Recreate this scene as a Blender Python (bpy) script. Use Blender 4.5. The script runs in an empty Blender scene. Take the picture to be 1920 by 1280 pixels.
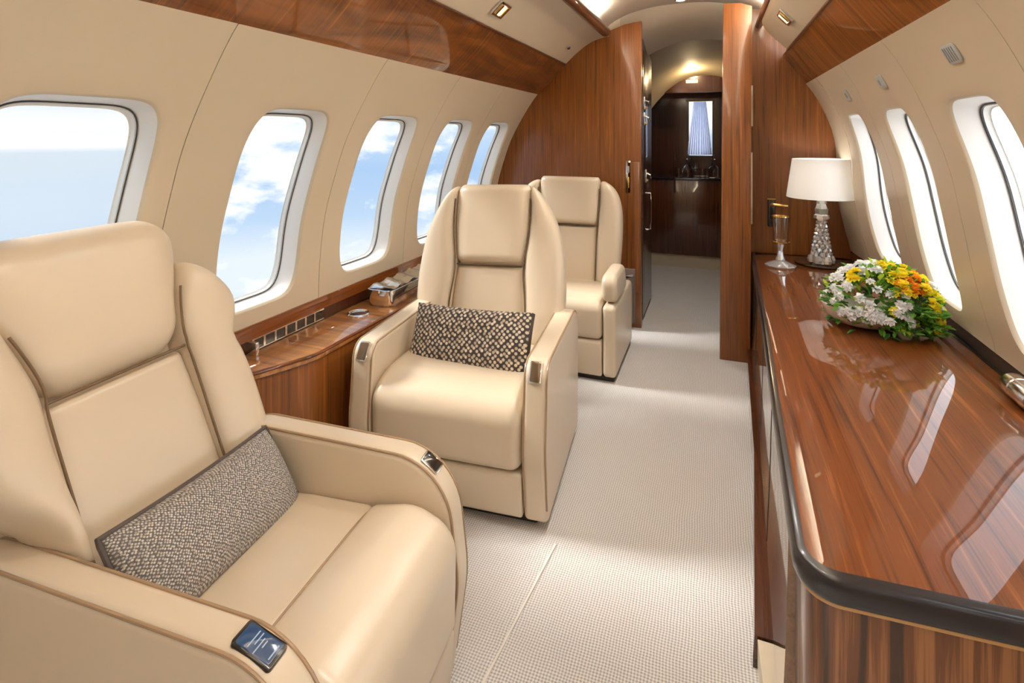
import bpy, math, random
from mathutils import Vector, Matrix
random.seed(7)
C = bpy.context.scene.collection
PI = math.pi

# ------------------------------------------------------------------ helpers
def tag(o, label=None, cat=None, group=None, kind=None):
    if label: o['label'] = label
    if cat: o['category'] = cat
    if group: o['group'] = group
    if kind: o['kind'] = kind
    return o

def mk(name, vf, mat, parent=None, smooth=35, loc=None, rot=None):
    v, f = vf[0], vf[1]
    me = bpy.data.meshes.new(name)
    me.from_pydata([tuple(p) for p in v], [], f)
    me.validate()
    import bmesh
    bm = bmesh.new(); bm.from_mesh(me)
    bmesh.ops.remove_doubles(bm, verts=bm.verts, dist=1e-6)
    if len(vf) < 3: bmesh.ops.recalc_face_normals(bm, faces=bm.faces)
    bm.to_mesh(me); bm.free()
    if smooth:
        me.shade_smooth()
        if smooth < 180: me.set_sharp_from_angle(angle=math.radians(smooth))
    o = bpy.data.objects.new(name, me)
    for m in (mat if isinstance(mat, (list, tuple)) else [mat]): me.materials.append(m)
    C.objects.link(o)
    if parent is not None: o.parent = parent
    if loc is not None: o.location = loc
    if rot is not None: o.rotation_euler = rot
    return o

def empty(name, loc=(0, 0, 0), rz=0):
    o = bpy.data.objects.new(name, None); C.objects.link(o)
    o.location = loc; o.rotation_euler = (0, 0, rz); o.empty_display_size = .1
    return o

def thing(name, label, cat, loc=(0, 0, 0), rz=0, group=None):
    return tag(empty(name, loc, rz), label, cat, group)

def struct(name, vf, mat, parent=None, smooth=35):
    o = mk(name, vf, mat, parent, smooth)
    if parent is None: o['kind'] = 'structure'
    return o

def dup(root, loc=None, rz=None, label=None, group=None):
    r = root.copy(); C.objects.link(r)
    if loc is not None: r.location = loc
    if rz is not None: r.rotation_euler = (0, 0, rz)
    if label: r['label'] = label
    if group: r['group'] = group
    for ch in list(root.children):
        c = ch.copy(); C.objects.link(c); c.parent = r
        for g in ch.children:
            d = g.copy(); C.objects.link(d); d.parent = c
    return r

def join(*ms):
    v, f = [], []
    for m in ms:
        b = len(v); v += list(m[0]); f += [tuple(i + b for i in q) for q in m[1]]
    return v, f

def xf(m, M):
    return [tuple(M @ Vector(p)) for p in m[0]], m[1]

def loft(loops, closed=True, cap=True, close_path=False):
    v, f = [], []
    n = len(loops[0])
    for l in loops: v += [tuple(p) for p in l]
    k = len(loops)
    for i in range(k if close_path else k - 1):
        a, b = i * n, ((i + 1) % k) * n
        for j in range(n if closed else n - 1):
            jj = (j + 1) % n
            f.append((a + j, a + jj, b + jj, b + j))
    if cap and closed and not close_path:
        f.append(tuple(range(n))); f.append(tuple(range((k - 1) * n, k * n)))
    return v, f

def box(x0, x1, y0, y1, z0, z1):
    v = [(x, y, z) for z in (z0, z1) for y in (y0, y1) for x in (x0, x1)]
    return v, [(0, 1, 3, 2), (4, 6, 7, 5), (0, 4, 5, 1), (2, 3, 7, 6), (0, 2, 6, 4), (1, 5, 7, 3)]

def round_poly(pts, seg=8):
    """pts: (a,b,r) closed polygon with corner radii -> list of 2D points"""
    out = []; n = len(pts)
    for i in range(n):
        p = Vector(pts[i][:2]); r = pts[i][2]
        a = Vector(pts[i - 1][:2]); b = Vector(pts[(i + 1) % n][:2])
        if r <= 1e-5: out.append((p.x, p.y)); continue
        d1 = (a - p); d2 = (b - p); l1, l2 = d1.length, d2.length
        d1.normalize(); d2.normalize()
        ang = math.acos(max(-1, min(1, d1.dot(d2))))
        t = min(r / math.tan(ang / 2), l1 * .49, l2 * .49)
        s, e = p + d1 * t, p + d2 * t
        rr = t * math.tan(ang / 2)
        c = p + (d1 + d2).normalized() * (rr / math.sin(ang / 2))
        a0 = math.atan2(s.y - c.y, s.x - c.x); a1 = math.atan2(e.y - c.y, e.x - c.x)
        da = (a1 - a0 + PI) % (2 * PI) - PI
        for k in range(seg + 1):
            q = a0 + da * k / seg
            out.append((c.x + rr * math.cos(q), c.y + rr * math.sin(q)))
    res = []
    for p in out:
        if not res or math.hypot(p[0] - res[-1][0], p[1] - res[-1][1]) > 1e-5: res.append(p)
    return res

def subdiv(poly, step):
    out = []
    n = len(poly)
    for i in range(n):
        a, b = poly[i], poly[(i + 1) % n]
        k = max(1, int(math.hypot(b[0] - a[0], b[1] - a[1]) / step))
        for j in range(k): out.append((a[0] + (b[0] - a[0]) * j / k, a[1] + (b[1] - a[1]) * j / k))
    return out

def inset(poly, d):
    n = len(poly)
    A = sum(poly[i][0] * poly[(i + 1) % n][1] - poly[(i + 1) % n][0] * poly[i][1] for i in range(n))
    s = 1 if A > 0 else -1
    out = []
    for i in range(n):
        p0, p1, p2 = Vector(poly[i - 1]), Vector(poly[i]), Vector(poly[(i + 1) % n])
        e1 = (p1 - p0).normalized(); e2 = (p2 - p1).normalized()
        n1 = Vector((-e1.y, e1.x)) * s; n2 = Vector((-e2.y, e2.x)) * s
        m = (n1 + n2)
        if m.length < 1e-6: m = n1
        m.normalize()
        k = d / max(.35, m.dot(n1))
        out.append((p1.x + m.x * k, p1.y + m.y * k))
    return out

def extr(poly, h0, h1, r=.0, plane='yz', seg=5, crown=0):
    """extrude a 2D polygon between h0 and h1 along the third axis, edges rounded by r; crown: extra soft inset over the ends"""
    lv = []
    if r > 0:
        for k in range(seg + 1):
            q = PI / 2 * k / seg
            lv.append((h0 + r * (1 - math.sin(q)), r * (1 - math.cos(q)) ))
        lv = lv[::-1]
        lv = [(h0 + r * (1 - math.cos(PI / 2 * k / seg)), r * (1 - math.sin(PI / 2 * k / seg))) for k in range(seg + 1)]
        lv = lv + [(h0 + h1 - h, i) for h, i in lv[::-1]]
    else: lv = [(h0, 0), (h1, 0)]
    loops = []
    for h, i in lv:
        q = inset(poly, i) if i > 1e-6 else poly
        if plane == 'yz': loops.append([(h, a, b) for a, b in q])
        elif plane == 'xz': loops.append([(a, h, b) for a, b in q])
        else: loops.append([(a, b, h) for a, b in q])
    return loft(loops)

def rbox(x0, x1, y0, y1, z0, z1, r=.01, seg=4):
    p = round_poly([(x0, y0, r), (x1, y0, r), (x1, y1, r), (x0, y1, r)], seg)
    return extr(p, z0, z1, r, 'xy', seg)

def tube(path, r, n=8, closed=False):
    P = [Vector(p) for p in path]; k = len(P); loops = []
    up = Vector((0, 0, 1)); prev = None
    for i in range(k):
        a = P[i - 1] if (i > 0 or closed) else P[i]
        b = P[(i + 1) % k] if (i < k - 1 or closed) else P[i]
        t = (b - a).normalized()
        if prev is None:
            u = t.cross(up)
            if u.length < .1: u = t.cross(Vector((1, 0, 0)))
        else: u = prev - t * prev.dot(t)
        u.normalize(); w = t.cross(u); prev = u
        rr = r[i] if isinstance(r, (list, tuple)) else r
        loops.append([P[i] + (u * math.cos(q) + w * math.sin(q)) * rr for q in [2 * PI * j / n for j in range(n)]])
    return loft(loops, close_path=closed)

def lathe(prof, n=32, cx=0, cy=0, jit=0):
    loops = []
    for r, z in prof:
        loops.append([(cx + max(r, 1e-4) * math.cos(2 * PI * j / n), cy + max(r, 1e-4) * math.sin(2 * PI * j / n), z) for j in range(n)])
    return loft(loops)

def spl(P, x):
    """monotone-ish cubic through sorted (x,y)"""
    if x <= P[0][0]: return P[0][1]
    if x >= P[-1][0]: return P[-1][1]
    for i in range(len(P) - 1):
        if x <= P[i + 1][0]:
            x0, y0 = P[i]; x1, y1 = P[i + 1]
            h = x1 - x0; d = (y1 - y0) / h
            m0 = d if i == 0 else ((y0 - P[i - 1][1]) / (x0 - P[i - 1][0]) + d) / 2
            m1 = d if i == len(P) - 2 else ((P[i + 2][1] - y1) / (P[i + 2][0] - x1) + d) / 2
            t = (x - x0) / h
            return (2*t**3-3*t**2+1)*y0 + (t**3-2*t**2+t)*h*m0 + (-2*t**3+3*t**2)*y1 + (t**3-t**2)*h*m1

def sp(c, e): return math.copysign(abs(c) ** e, c)

# ------------------------------------------------------------------ materials
def mat(name, col, rough=.5, metal=0, coat=0, coat_rough=.03, spec=.5, trans=0, ior=1.45, emit=None, es=0, sheen=0):
    m = bpy.data.materials.new(name); m.use_nodes = True
    b = m.node_tree.nodes['Principled BSDF']
    b.inputs['Base Color'].default_value = (*col, 1)
    b.inputs['Roughness'].default_value = rough
    b.inputs['Metallic'].default_value = metal
    b.inputs['Coat Weight'].default_value = coat
    b.inputs['Coat Roughness'].default_value = coat_rough
    b.inputs['Specular IOR Level'].default_value = spec
    b.inputs['Transmission Weight'].default_value = trans
    b.inputs['IOR'].default_value = ior
    if sheen: b.inputs['Sheen Weight'].default_value = sheen
    if emit:
        b.inputs['Emission Color'].default_value = (*emit, 1); b.inputs['Emission Strength'].default_value = es
    return m

class NT:
    def __init__(s, m):
        s.t = m.node_tree; s.b = s.t.nodes.get('Principled BSDF')
    def n(s, typ, **kw):
        o = s.t.nodes.new(typ)
        for k, v in kw.items():
            if k.startswith('i_'): o.inputs[int(k[2:]) if k[2:].isdigit() else k[2:].replace('_', ' ')].default_value = v
            else: setattr(o, k, v)
        return o
    def l(s, a, b): s.t.links.new(a, b)
    def coord(s, which='Object', scale=(1, 1, 1), loc=(0, 0, 0), rot=(0, 0, 0)):
        c = s.n('ShaderNodeTexCoord'); m = s.n('ShaderNodeMapping')
        m.inputs['Scale'].default_value = scale; m.inputs['Location'].default_value = loc; m.inputs['Rotation'].default_value = rot
        s.l(c.outputs[which], m.inputs['Vector']); return m.outputs['Vector']
    def noise(s, vec, scale, detail=4, rough=.55, dist=0):
        o = s.n('ShaderNodeTexNoise'); s.l(vec, o.inputs['Vector'])
        o.inputs['Scale'].default_value = scale; o.inputs['Detail'].default_value = detail
        o.inputs['Roughness'].default_value = rough; o.inputs['Distortion'].default_value = dist
        return o.outputs['Fac']
    def ramp(s, fac, stops, interp='LINEAR'):
        r = s.n('ShaderNodeValToRGB'); r.color_ramp.interpolation = interp
        e = r.color_ramp.elements
        while len(e) < len(stops): e.new(.5)
        for i, (p, c) in enumerate(stops):
            e[i].position = p; e[i].color = (*c, 1) if len(c) == 3 else c
        s.l(fac, r.inputs['Fac']); return r.outputs['Color']
    def mix(s, a, b, fac, typ='MIX'):
        o = s.n('ShaderNodeMix', data_type='RGBA', blend_type=typ)
        for sock, v in ((o.inputs[0], fac), (o.inputs[6], a), (o.inputs[7], b)):
            if hasattr(v, 'type') and hasattr(v, 'node'): s.l(v, sock)
            else: sock.default_value = v if not isinstance(v, tuple) or len(v) == 4 else (*v, 1)
        return o.outputs[2]
    def math(s, op, a, b=None, c=None, clamp=False):
        o = s.n('ShaderNodeMath', operation=op); o.use_clamp = clamp
        for i, v in enumerate((a, b, c)):
            if v is None: continue
            if hasattr(v, 'node'): s.l(v, o.inputs[i])
            else: o.inputs[i].default_value = v
        return o.outputs[0]
    def bump(s, h, strength=.2, dist=.002):
        o = s.n('ShaderNodeBump'); o.inputs['Strength'].default_value = strength; o.inputs['Distance'].default_value = dist
        s.l(h, o.inputs['Height']); s.l(o.outputs['Normal'], s.b.inputs['Normal']); return o

def leather(name, col, rough=.36):
    m = mat(name, col, rough, coat=.32, coat_rough=.24); k = NT(m)
    v = k.coord('Object')
    n1 = k.noise(v, 3.0, 2)
    k.l(k.mix((*[c * .95 for c in col], 1), (*[min(1, c * 1.04) for c in col], 1), n1), k.b.inputs['Base Color'])
    vo = k.n('ShaderNodeTexVoronoi'); vo.inputs['Scale'].default_value = 420; k.l(v, vo.inputs['Vector'])
    k.bump(vo.outputs['Distance'], .12, .0006)
    return m

def wood(name, grain='z', dark=(.062, .015, .003), mid=(.205, .064, .010), light=(.38, .138, .028), rough=.22, coat=.8, scale=1.0, streak=.5, crossfig=0, coat_rough=.03, coat_ior=1.5, spread=1.0, spec=.5):
    m = mat(name, mid, rough, coat=coat, coat_rough=coat_rough, spec=spec); k = NT(m); k.b.inputs['Coat IOR'].default_value = coat_ior
    hi, lo = 58 * scale, 1.7 * scale
    sc = {'x': (lo, hi, hi), 'y': (hi, lo, hi), 'z': (hi, hi, lo), 'xz': (lo, hi, lo)}[grain]
    v = k.coord('Object', sc)
    a = k.noise(v, 1.0, 5, .62, .35)
    sc2 = tuple(s * (4.2 if s == hi else 3) for s in sc)
    b = k.noise(k.coord('Object', sc2), 1.0, 3, .6)
    w = k.math('ADD', k.math('MULTIPLY', a, 1 - streak * .45), k.math('MULTIPLY', b, streak * .45))
    col = k.ramp(w, [(.5 - .15 * spread, dark), (.5 - .02 * spread, mid), (.5 + .05 * spread, mid), (.5 + .17 * spread, light)])
    big = k.noise(k.coord('Object', tuple(s * .14 for s in sc)), 1.0, 2)
    col = k.mix(col, (*[c * .5 for c in mid], 1), k.math('MULTIPLY', big, .55))
    if crossfig:
        cs = {'x': (9, 1.5, 1.5), 'y': (1.5, 22, 1.5), 'z': (1.5, 1.5, 12), 'xz': (9, 1.6, 9)}[grain]
        cf = k.noise(k.coord('Object', cs), 1.0, 3, .5, 1.2)
        col = k.mix(col, k.ramp(cf, [(.35, tuple(c * .5 for c in dark)), (.65, light)]), crossfig)
    k.l(col, k.b.inputs['Base Color'])
    return m

LEA = (.645, .54, .40)
M = {}
M['leather'] = leather('cream_leather', LEA)
M['leather2'] = leather('cream_leather_panel', tuple(c * .97 for c in LEA), .40)
M['piping'] = mat('leather_piping', (.31, .205, .12), .4, coat=.3)
M['seam'] = mat('seam_shadow', (.12, .075, .04), .8)
M['wall'] = leather('sidewall_beige', (.60, .510, .375), .48)
M['psu'] = leather('service_panel_cream', (.66, .58, .44), .5)
M['white'] = mat('white_plastic', (.82, .81, .77), .38)
M['ceil'] = mat('ceiling_cream', (.80, .74, .64), .7)
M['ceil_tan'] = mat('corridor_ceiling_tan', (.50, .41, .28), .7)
M['gasket'] = mat('dark_gasket', (.05, .05, .055), .5)
M['wood_v'] = wood('sapele_vertical', 'z', scale=1.0, rough=.4, coat=.4, coat_rough=.12)
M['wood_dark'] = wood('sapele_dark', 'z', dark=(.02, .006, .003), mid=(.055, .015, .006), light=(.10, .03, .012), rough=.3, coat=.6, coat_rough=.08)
M['wood_y'] = wood('sapele_lengthwise', 'y', dark=(.050, .012, .0025), mid=(.165, .043, .006), light=(.33, .105, .018), scale=.8, rough=.5, coat=1, coat_rough=.012, coat_ior=1.48, spec=.2)
M['wood_bin'] = wood('figured_mahogany', 'xz', dark=(.022, .006, .002), mid=(.15, .042, .008), light=(.42, .15, .032), rough=.45, spec=.25, coat=1, coat_rough=.02, crossfig=.3, scale=1.0, coat_ior=1.5)
M['wood_bin_r'] = wood('sapele_bin', 'xz', dark=(.06, .016, .003), mid=(.27, .085, .014), light=(.52, .21, .045), rough=.45, spec=.25, coat=1, coat_rough=.03, coat_ior=1.5, scale=.8)
M['wood_zebra'] = wood('zebrano', 'z', dark=(.022, .008, .004), mid=(.17, .058, .017), light=(.40, .17, .06), rough=.4, coat=.5, scale=.6, streak=.2, spread=.6)
M['wood_face'] = wood('credenza_face', 'y', dark=(.20, .12, .07), mid=(.33, .20, .115), light=(.42, .27, .17), rough=.16, coat=1, coat_rough=.03, coat_ior=2.0)
M['burl'] = wood('burl_ledge', 'y', dark=(.12, .035, .010), mid=(.38, .13, .03), light=(.62, .29, .085), rough=.3, coat=1, coat_rough=.02, scale=.3, crossfig=.4, coat_ior=1.6)
M['rail'] = mat('rail_brown', (.10, .035, .018), .3, coat=.5)
M['edge'] = mat('edge_black', (.012, .009, .011), .3, coat=.35, coat_rough=.12)
M['ebony'] = mat('ebony_strip', (.028, .018, .014), .4, coat=.2)
M['gold_line'] = mat('tan_inlay', (.50, .27, .10), .35, coat=.5)
M['chrome'] = mat('chrome', (.86, .85, .84), .09, metal=1)
M['silver'] = mat('silver', (.80, .77, .73), .18, metal=1)
M['gold'] = mat('gold', (.80, .55, .20), .2, metal=1)
M['brasslens'] = mat('reading_lamp_lens', (.9, .85, .7), .2, emit=(1, .85, .55), es=1.2)
M['black'] = mat('black_gloss', (.012, .010, .010), .15, coat=.6)
M['dark'] = mat('dark_base', (.03, .025, .02), .7)
M['blue'] = mat('blue_screen', (.015, .05, .13), .1, coat=1)
M['bluemark'] = mat('screen_mark', (.45, .55, .68), .2, coat=.6)
M['bronze'] = mat('bronze_glass', (.16, .11, .07), .12, metal=.6, coat=.5)
M['grey'] = mat('grey_plate', (.42, .43, .43), .4)
M['greyline'] = mat('grey_slot', (.20, .21, .21), .5)
M['shade'] = mat('lamp_shade', (.93, .92, .90), .8)
M['crystal'] = mat('crystal', (.97, .97, .97), .02, metal=.5, trans=.35, ior=1.7, spec=.9)
M['glass'] = mat('clear_glass', (1, 1, 1), .02, trans=1, ior=1.45)
M['ceramic'] = mat('white_ceramic', (.80, .76, .70), .25, coat=.5)
M['pouch'] = mat('grey_brown_pouch', (.16, .12, .10), .6)
M['curtain'] = mat('sheer_curtain', (.55, .58, .68), .8)
def translucent(name, col, w):
    m = mat(name, col, .8); t = m.node_tree; out = [n for n in t.nodes if n.type == 'OUTPUT_MATERIAL'][0]
    tr = t.nodes.new('ShaderNodeBsdfTranslucent'); tr.inputs[0].default_value = (*col, 1); mx = t.nodes.new('ShaderNodeMixShader'); mx.inputs[0].default_value = w
    t.links.new(t.nodes['Principled BSDF'].outputs[0], mx.inputs[1]); t.links.new(tr.outputs[0], mx.inputs[2]); t.links.new(mx.outputs[0], out.inputs[0]); return m
M['curtain'] = translucent('sheer_curtain', (.74, .78, .92), .7)
M['shade'] = translucent('lamp_shade', (.93, .92, .90), .35)
M['leaf'] = translucent('green_leaf', (.16, .38, .05), .3)
M['leaf2'] = translucent('lime_leaf', (.58, .74, .07), .3)
M['leaf3'] = translucent('dark_leaf', (.05, .15, .025), .2)
M['petal_w'] = translucent('white_petal', (.99, .99, .98), .12)
M['petal_y'] = translucent('yellow_petal', (.99, .84, .05), .15)
M['petal_o'] = translucent('orange_petal', (.95, .40, .03), .3)
M['stalk'] = mat('stalk', (.12, .20, .04), .6)
M['lampglow'] = mat('lamp_glow', (1, 1, 1), .5, emit=(1, .93, .82), es=14)
M['coveglow'] = mat('cove_tube', (1, 1, 1), .5, emit=(1, .74, .45), es=6)

def pane_mat():
    m = bpy.data.materials.new('window_pane'); m.use_nodes = True; t = m.node_tree
    for n in list(t.nodes):
        if n.type != 'OUTPUT_MATERIAL': t.nodes.remove(n)
    out = [n for n in t.nodes][0]
    tr = t.nodes.new('ShaderNodeBsdfTransparent'); tr.inputs[0].default_value = (.96, .98, 1, 1)
    g = t.nodes.new('ShaderNodeBsdfGlossy'); g.inputs['Roughness'].default_value = .02
    f = t.nodes.new('ShaderNodeValue'); f.outputs[0].default_value = .02
    mx = t.nodes.new('ShaderNodeMixShader')
    t.links.new(f.outputs[0], mx.inputs[0]); t.links.new(tr.outputs[0], mx.inputs[1]); t.links.new(g.outputs[0], mx.inputs[2])
    t.links.new(mx.outputs[0], out.inputs[0]); return m
M['pane'] = pane_mat()

def carpet():
    m = mat('woven_carpet', (.60, .55, .49), .95, spec=.1, sheen=.2); k = NT(m)
    v = k.coord('Object')
    wob = k.n('ShaderNodeVectorMath', operation='ADD')
    nz = k.n('ShaderNodeTexNoise'); nz.inputs['Scale'].default_value = 9; k.l(v, nz.inputs['Vector'])
    sc = k.n('ShaderNodeVectorMath', operation='SCALE'); sc.inputs['Scale'].default_value = .012
    k.l(nz.outputs['Color'], sc.inputs[0]); k.l(v, wob.inputs[0]); k.l(sc.outputs[0], wob.inputs[1])
    sep = k.n('ShaderNodeSeparateXYZ'); k.l(wob.outputs[0], sep.inputs[0])
    fr = 2 * PI / .0085
    sx = k.math('SINE', k.math('MULTIPLY', sep.outputs[0], fr)); sy = k.math('SINE', k.math('MULTIPLY', sep.outputs[1], fr))
    dots = k.math('MULTIPLY_ADD', k.math('MULTIPLY', sx, sy), .5, .5)
    knot = k.math('MULTIPLY_ADD', k.math('ADD', sx, sy), .25, .5)
    fine = k.noise(v, 260, 2)
    h = k.math('ADD', k.math('MULTIPLY', knot, .7), k.math('MULTIPLY', fine, .4))
    col = k.ramp(h, [(.25, (.32, .30, .285)), (.55, (.56, .545, .52)), (.85, (.73, .72, .705))])
    wear = k.noise(v, 1.6, 3)
    col = k.mix(col, (.50, .42, .33, 1), k.math('MULTIPLY', k.ramp(wear, [(.45, (0, 0, 0)), (.7, (1, 1, 1))]), .22))
    k.l(col, k.b.inputs['Base Color'])
    k.bump(h, .5, .003)
    return m
M['carpet'] = carpet()

def woven(name, scale, dark, light, bg):
    m = mat(name, light, .75, sheen=.15); k = NT(m)
    v = k.coord('UV', (1, 1, 1), rot=(0, 0, math.radians(41)))
    vo = k.n('ShaderNodeTexVoronoi', voronoi_dimensions='2D'); vo.inputs['Scale'].default_value = scale; vo.inputs['Randomness'].default_value = .45
    k.l(v, vo.inputs['Vector'])
    d = vo.outputs['Distance']
    tint = k.n('ShaderNodeSeparateColor'); k.l(vo.outputs['Color'], tint.inputs[0])
    lc = k.mix((*light, 1), (*bg, 1), tint.outputs[0])
    col = k.mix(lc, (*dark, 1), k.ramp(d, [(.30, (0, 0, 0)), (.42, (1, 1, 1))]))
    k.l(col, k.b.inputs['Base Color'])
    inv = k.math('SUBTRACT', 1.0, d)
    k.bump(inv, .6, .003)
    return m
M['weave_dot'] = woven('dotted_weave', 62, (.035, .026, .024), (.72, .63, .50), (.40, .32, .24))
M['weave_fine'] = woven('grey_weave', 195, (.10, .09, .085), (.62, .575, .52), (.33, .30, .27))
M['weave_dark'] = mat('gusset_dark', (.06, .045, .04), .7)

# ------------------------------------------------------------------ profiles of the cabin
GL = [(.0, -1.60), (.3, -1.64), (.65, -1.66), (.85, -1.65), (1.035, -1.625), (1.2, -1.577), (1.379, -1.51), (1.55, -1.415), (1.705, -1.31), (1.76, -1.262)]
GR = [(.0, .84), (.3, .86), (.69, .865), (.8, .838), (.95, .805), (1.1, .778), (1.3, .738), (1.5, .668), (1.6, .625), (1.7, .57), (1.76, .525)]
def smooth(t): t = max(0, min(1, t)); return t * t * (3 - 2 * t)
def gl(y, z): return spl(GL, z)
def gr(y, z): return spl(GR, z) - .075 * smooth((y - 2.9) / .95) * smooth((1.5 - z) / .5)
YB = -2.2        # rear end of the built cabin

# ------------------------------------------------------------------ floor, ceiling
struct('floor', loft([[(-1.75, YB, 0), (.95, YB, 0), (.95, 6.5, 0), (-1.75, 6.5, 0)], [(-1.75, YB, -.05), (.95, YB, -.05), (.95, 6.5, -.05), (-1.75, 6.5, -.05)]]), M['carpet'], smooth=0)

CP = [(-.80, 2.15), (-.76, 2.22), (-.62, 2.30), (-.42, 2.345), (-.22, 2.355), (-.02, 2.345), (.16, 2.30), (.30, 2.22), (.34, 2.10)]
def sheet(prof, y0, y1, t=.02, plane='xz', up=1):
    a = list(prof); b = inset_open(prof, t * up)
    return extr(a + b[::-1], y0, y1, 0, plane)
def inset_open(prof, d):
    out = []
    for i in range(len(prof)):
        p0 = Vector(prof[max(0, i - 1)]); p2 = Vector(prof[min(len(prof) - 1, i + 1)])
        e = (p2 - p0).normalized(); out.append((prof[i][0] - e.y * d, prof[i][1] + e.x * d))
    return out
def dense(prof, n=24):
    L = [0]
    for i in range(1, len(prof)): L.append(L[-1] + math.hypot(prof[i][0] - prof[i-1][0], prof[i][1] - prof[i-1][1]))
    X = [(l, p[0]) for l, p in zip(L, prof)]; Z = [(l, p[1]) for l, p in zip(L, prof)]
    return [(spl(X, L[-1] * i / n), spl(Z, L[-1] * i / n)) for i in range(n + 1)]
struct('ceiling', sheet(dense(CP), YB, 4.02, .03), M['ceil'])

# soffit over the passage and the passage ceiling
def archz(x, zc, drop): return zc - drop * abs((x + .10) / .5) ** 2.2
soff = [(4.02, 2.42, .10), (4.06, 2.36, .12), (4.12, 2.31, .14), (4.2, 2.275, .15), (4.32, 2.235, .16), (4.45, 2.20, .16), (4.52, 2.17, .16)]
xs = [-.70 + 1.15 * i / 20 for i in range(21)]
struct('ceiling_soffit', loft([[(x, y, archz(x, zc, d)) for x in xs] for y, zc, d in soff], closed=False), M['ceil'], smooth=180)
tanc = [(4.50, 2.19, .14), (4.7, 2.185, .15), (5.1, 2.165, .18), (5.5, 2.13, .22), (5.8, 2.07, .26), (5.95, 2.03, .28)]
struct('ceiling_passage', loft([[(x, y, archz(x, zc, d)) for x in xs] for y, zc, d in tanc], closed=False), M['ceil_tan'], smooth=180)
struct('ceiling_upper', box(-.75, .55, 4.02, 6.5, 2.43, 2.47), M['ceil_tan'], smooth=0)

struct('trim_1', extr([(-.513, 1.763), (-.507, 1.763), (-.600, .66), (-.606, .66)], .0005, .003, 0, 'xy'), mat('carpet_seam', (.70, .67, .62), .9), smooth=0)

# ------------------------------------------------------------------ sidewalls with window openings
def wall_bay(g, y0, y1, z0, z1, win=None, n=5.5):
    """one sidewall bay; returns (mesh, ring) where ring is the opening outline"""
    sgn = -1 if g is gl else 1
    if win is None:
        ny, nz = 4, 18
        loops = [[(g(y0 + (y1 - y0) * i / ny, z0 + (z1 - z0) * j / nz), y0 + (y1 - y0) * i / ny, z0 + (z1 - z0) * j / nz) for j in range(nz + 1)] for i in range(ny + 1)]
        return loft(loops, closed=False), None
    yc, hw, zb, zt = win; zc, hh = (zb + zt) / 2, (zt - zb) / 2
    per = []
    def seg(a, b, k):
        for i in range(k): per.append((a[0] + (b[0] - a[0]) * i / k, a[1] + (b[1] - a[1]) * i / k))
    # the outer edge follows the bay, with finer sampling towards the corners of the opening
    seg((y0, z0), (y1, z0), 28); seg((y1, z0), (y1, z1), 40); seg((y1, z1), (y0, z1), 28); seg((y0, z1), (y0, z0), 40)
    hole = []
    for y, z in per:
        # spread samples over the opening's own outline
        dy = max(-1, min(1, (y - (y0 + y1) / 2) / ((y1 - y0) / 2))); dz = max(-1, min(1, (z - (z0 + z1) / 2) / ((z1 - z0) / 2)))
        a = math.atan2(dz, dy); c, s = math.cos(a), math.sin(a)
        r = 1 / ((abs(c)) ** n + (abs(s)) ** n) ** (1 / n)
        hole.append((yc + hw * r * c, zc + hh * r * s))
    K = 7; loops = []
    for k in range(K + 1):
        t = k / K
        loops.append([(g(hy + (y - hy) * t, hz + (z - hz) * t) , hy + (y - hy) * t, hz + (z - hz) * t) for (y, z), (hy, hz) in zip(per, hole)])
    # the bay's edge turns outwards: a real joint between the panels
    loops.append([(p[0] + sgn * .014, p[1], p[2]) for p in loops[-1]])
    # rounded lip of the opening
    lip = [[(p[0] + sgn * d, p[1] + (p[1] - yc) / hw * s, p[2] + (p[2] - zc) / hh * s) for p in loops[0]] for d, s in ((.012, -.007), (.004, -.004))]
    return loft(lip + loops, closed=True, cap=False), lip[0]

def window(i, g, ring, yc, hw, zb, zt, parent=None):
    sgn = -1 if g is gl else 1
    zc, hh = (zb + zt) / 2, (zt - zb) / 2
    def off(d, s): return [(p[0] + sgn * d, p[1] + (p[1] - yc) / hw * s, p[2] + (p[2] - zc) / hh * s) for p in ring]
    w = struct('window_%d' % i, loft([off(-.002, .001), off(.02, -.004), off(.045, -.009), off(.066, -.013), off(.066, -.02)], cap=False), M['white'])
    mk('gasket', loft([off(.066, -.0125), off(.062, -.0140), off(.062, -.0160), off(.070, -.0175)], cap=False), M['gasket'], w)
    mk('reveal_frame', loft([off(.068, -.016), off(.086, -.019), off(.088, -.024)], cap=False), M['white'], w)
    mk('pane', (off(.085, -.012), [tuple(range(len(ring)))]), M['pane'], w, smooth=0)
    return w

LW = [(-1.2, .20), (-.50, .20), (.19, .215), (.872, .218), (1.592, .205), (2.275, .222), (2.965, .215), (3.60, .225)]
LE = [-1.6, -.85, -.155, .53, 1.165, 1.925, 2.62, 3.285, 4.0]
RW = [(-1.5, .19), (-.83, .19), (-.16, .19), (.51, .19), (1.19, .19), (1.87, .185), (2.55, .175), (3.19, .165)]
RE = [-1.85, -1.17, -.5, .175, .85, 1.53, 2.21, 2.88, 3.50]
wi = 0
meshes = []
LZ = (.60, 1.735)
for (yc, hw), y0, y1 in zip(LW, LE, LE[1:]):
    m_, ring = wall_bay(gl, y0 + .0015, y1 - .0015, *LZ, (yc, hw, .735, 1.505)); meshes.append(m_)
    wi += 1; window(wi, gl, ring, yc, hw, .735, 1.505)
meshes.append(wall_bay(gl, YB, LE[0] - .0015, *LZ)[0])
meshes.append(extr([(-1.60, 0), (-1.64, .3), (-1.662, .62), (-1.72, .62), (-1.70, 0)], YB, 4.0, 0, 'xz'))
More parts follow.
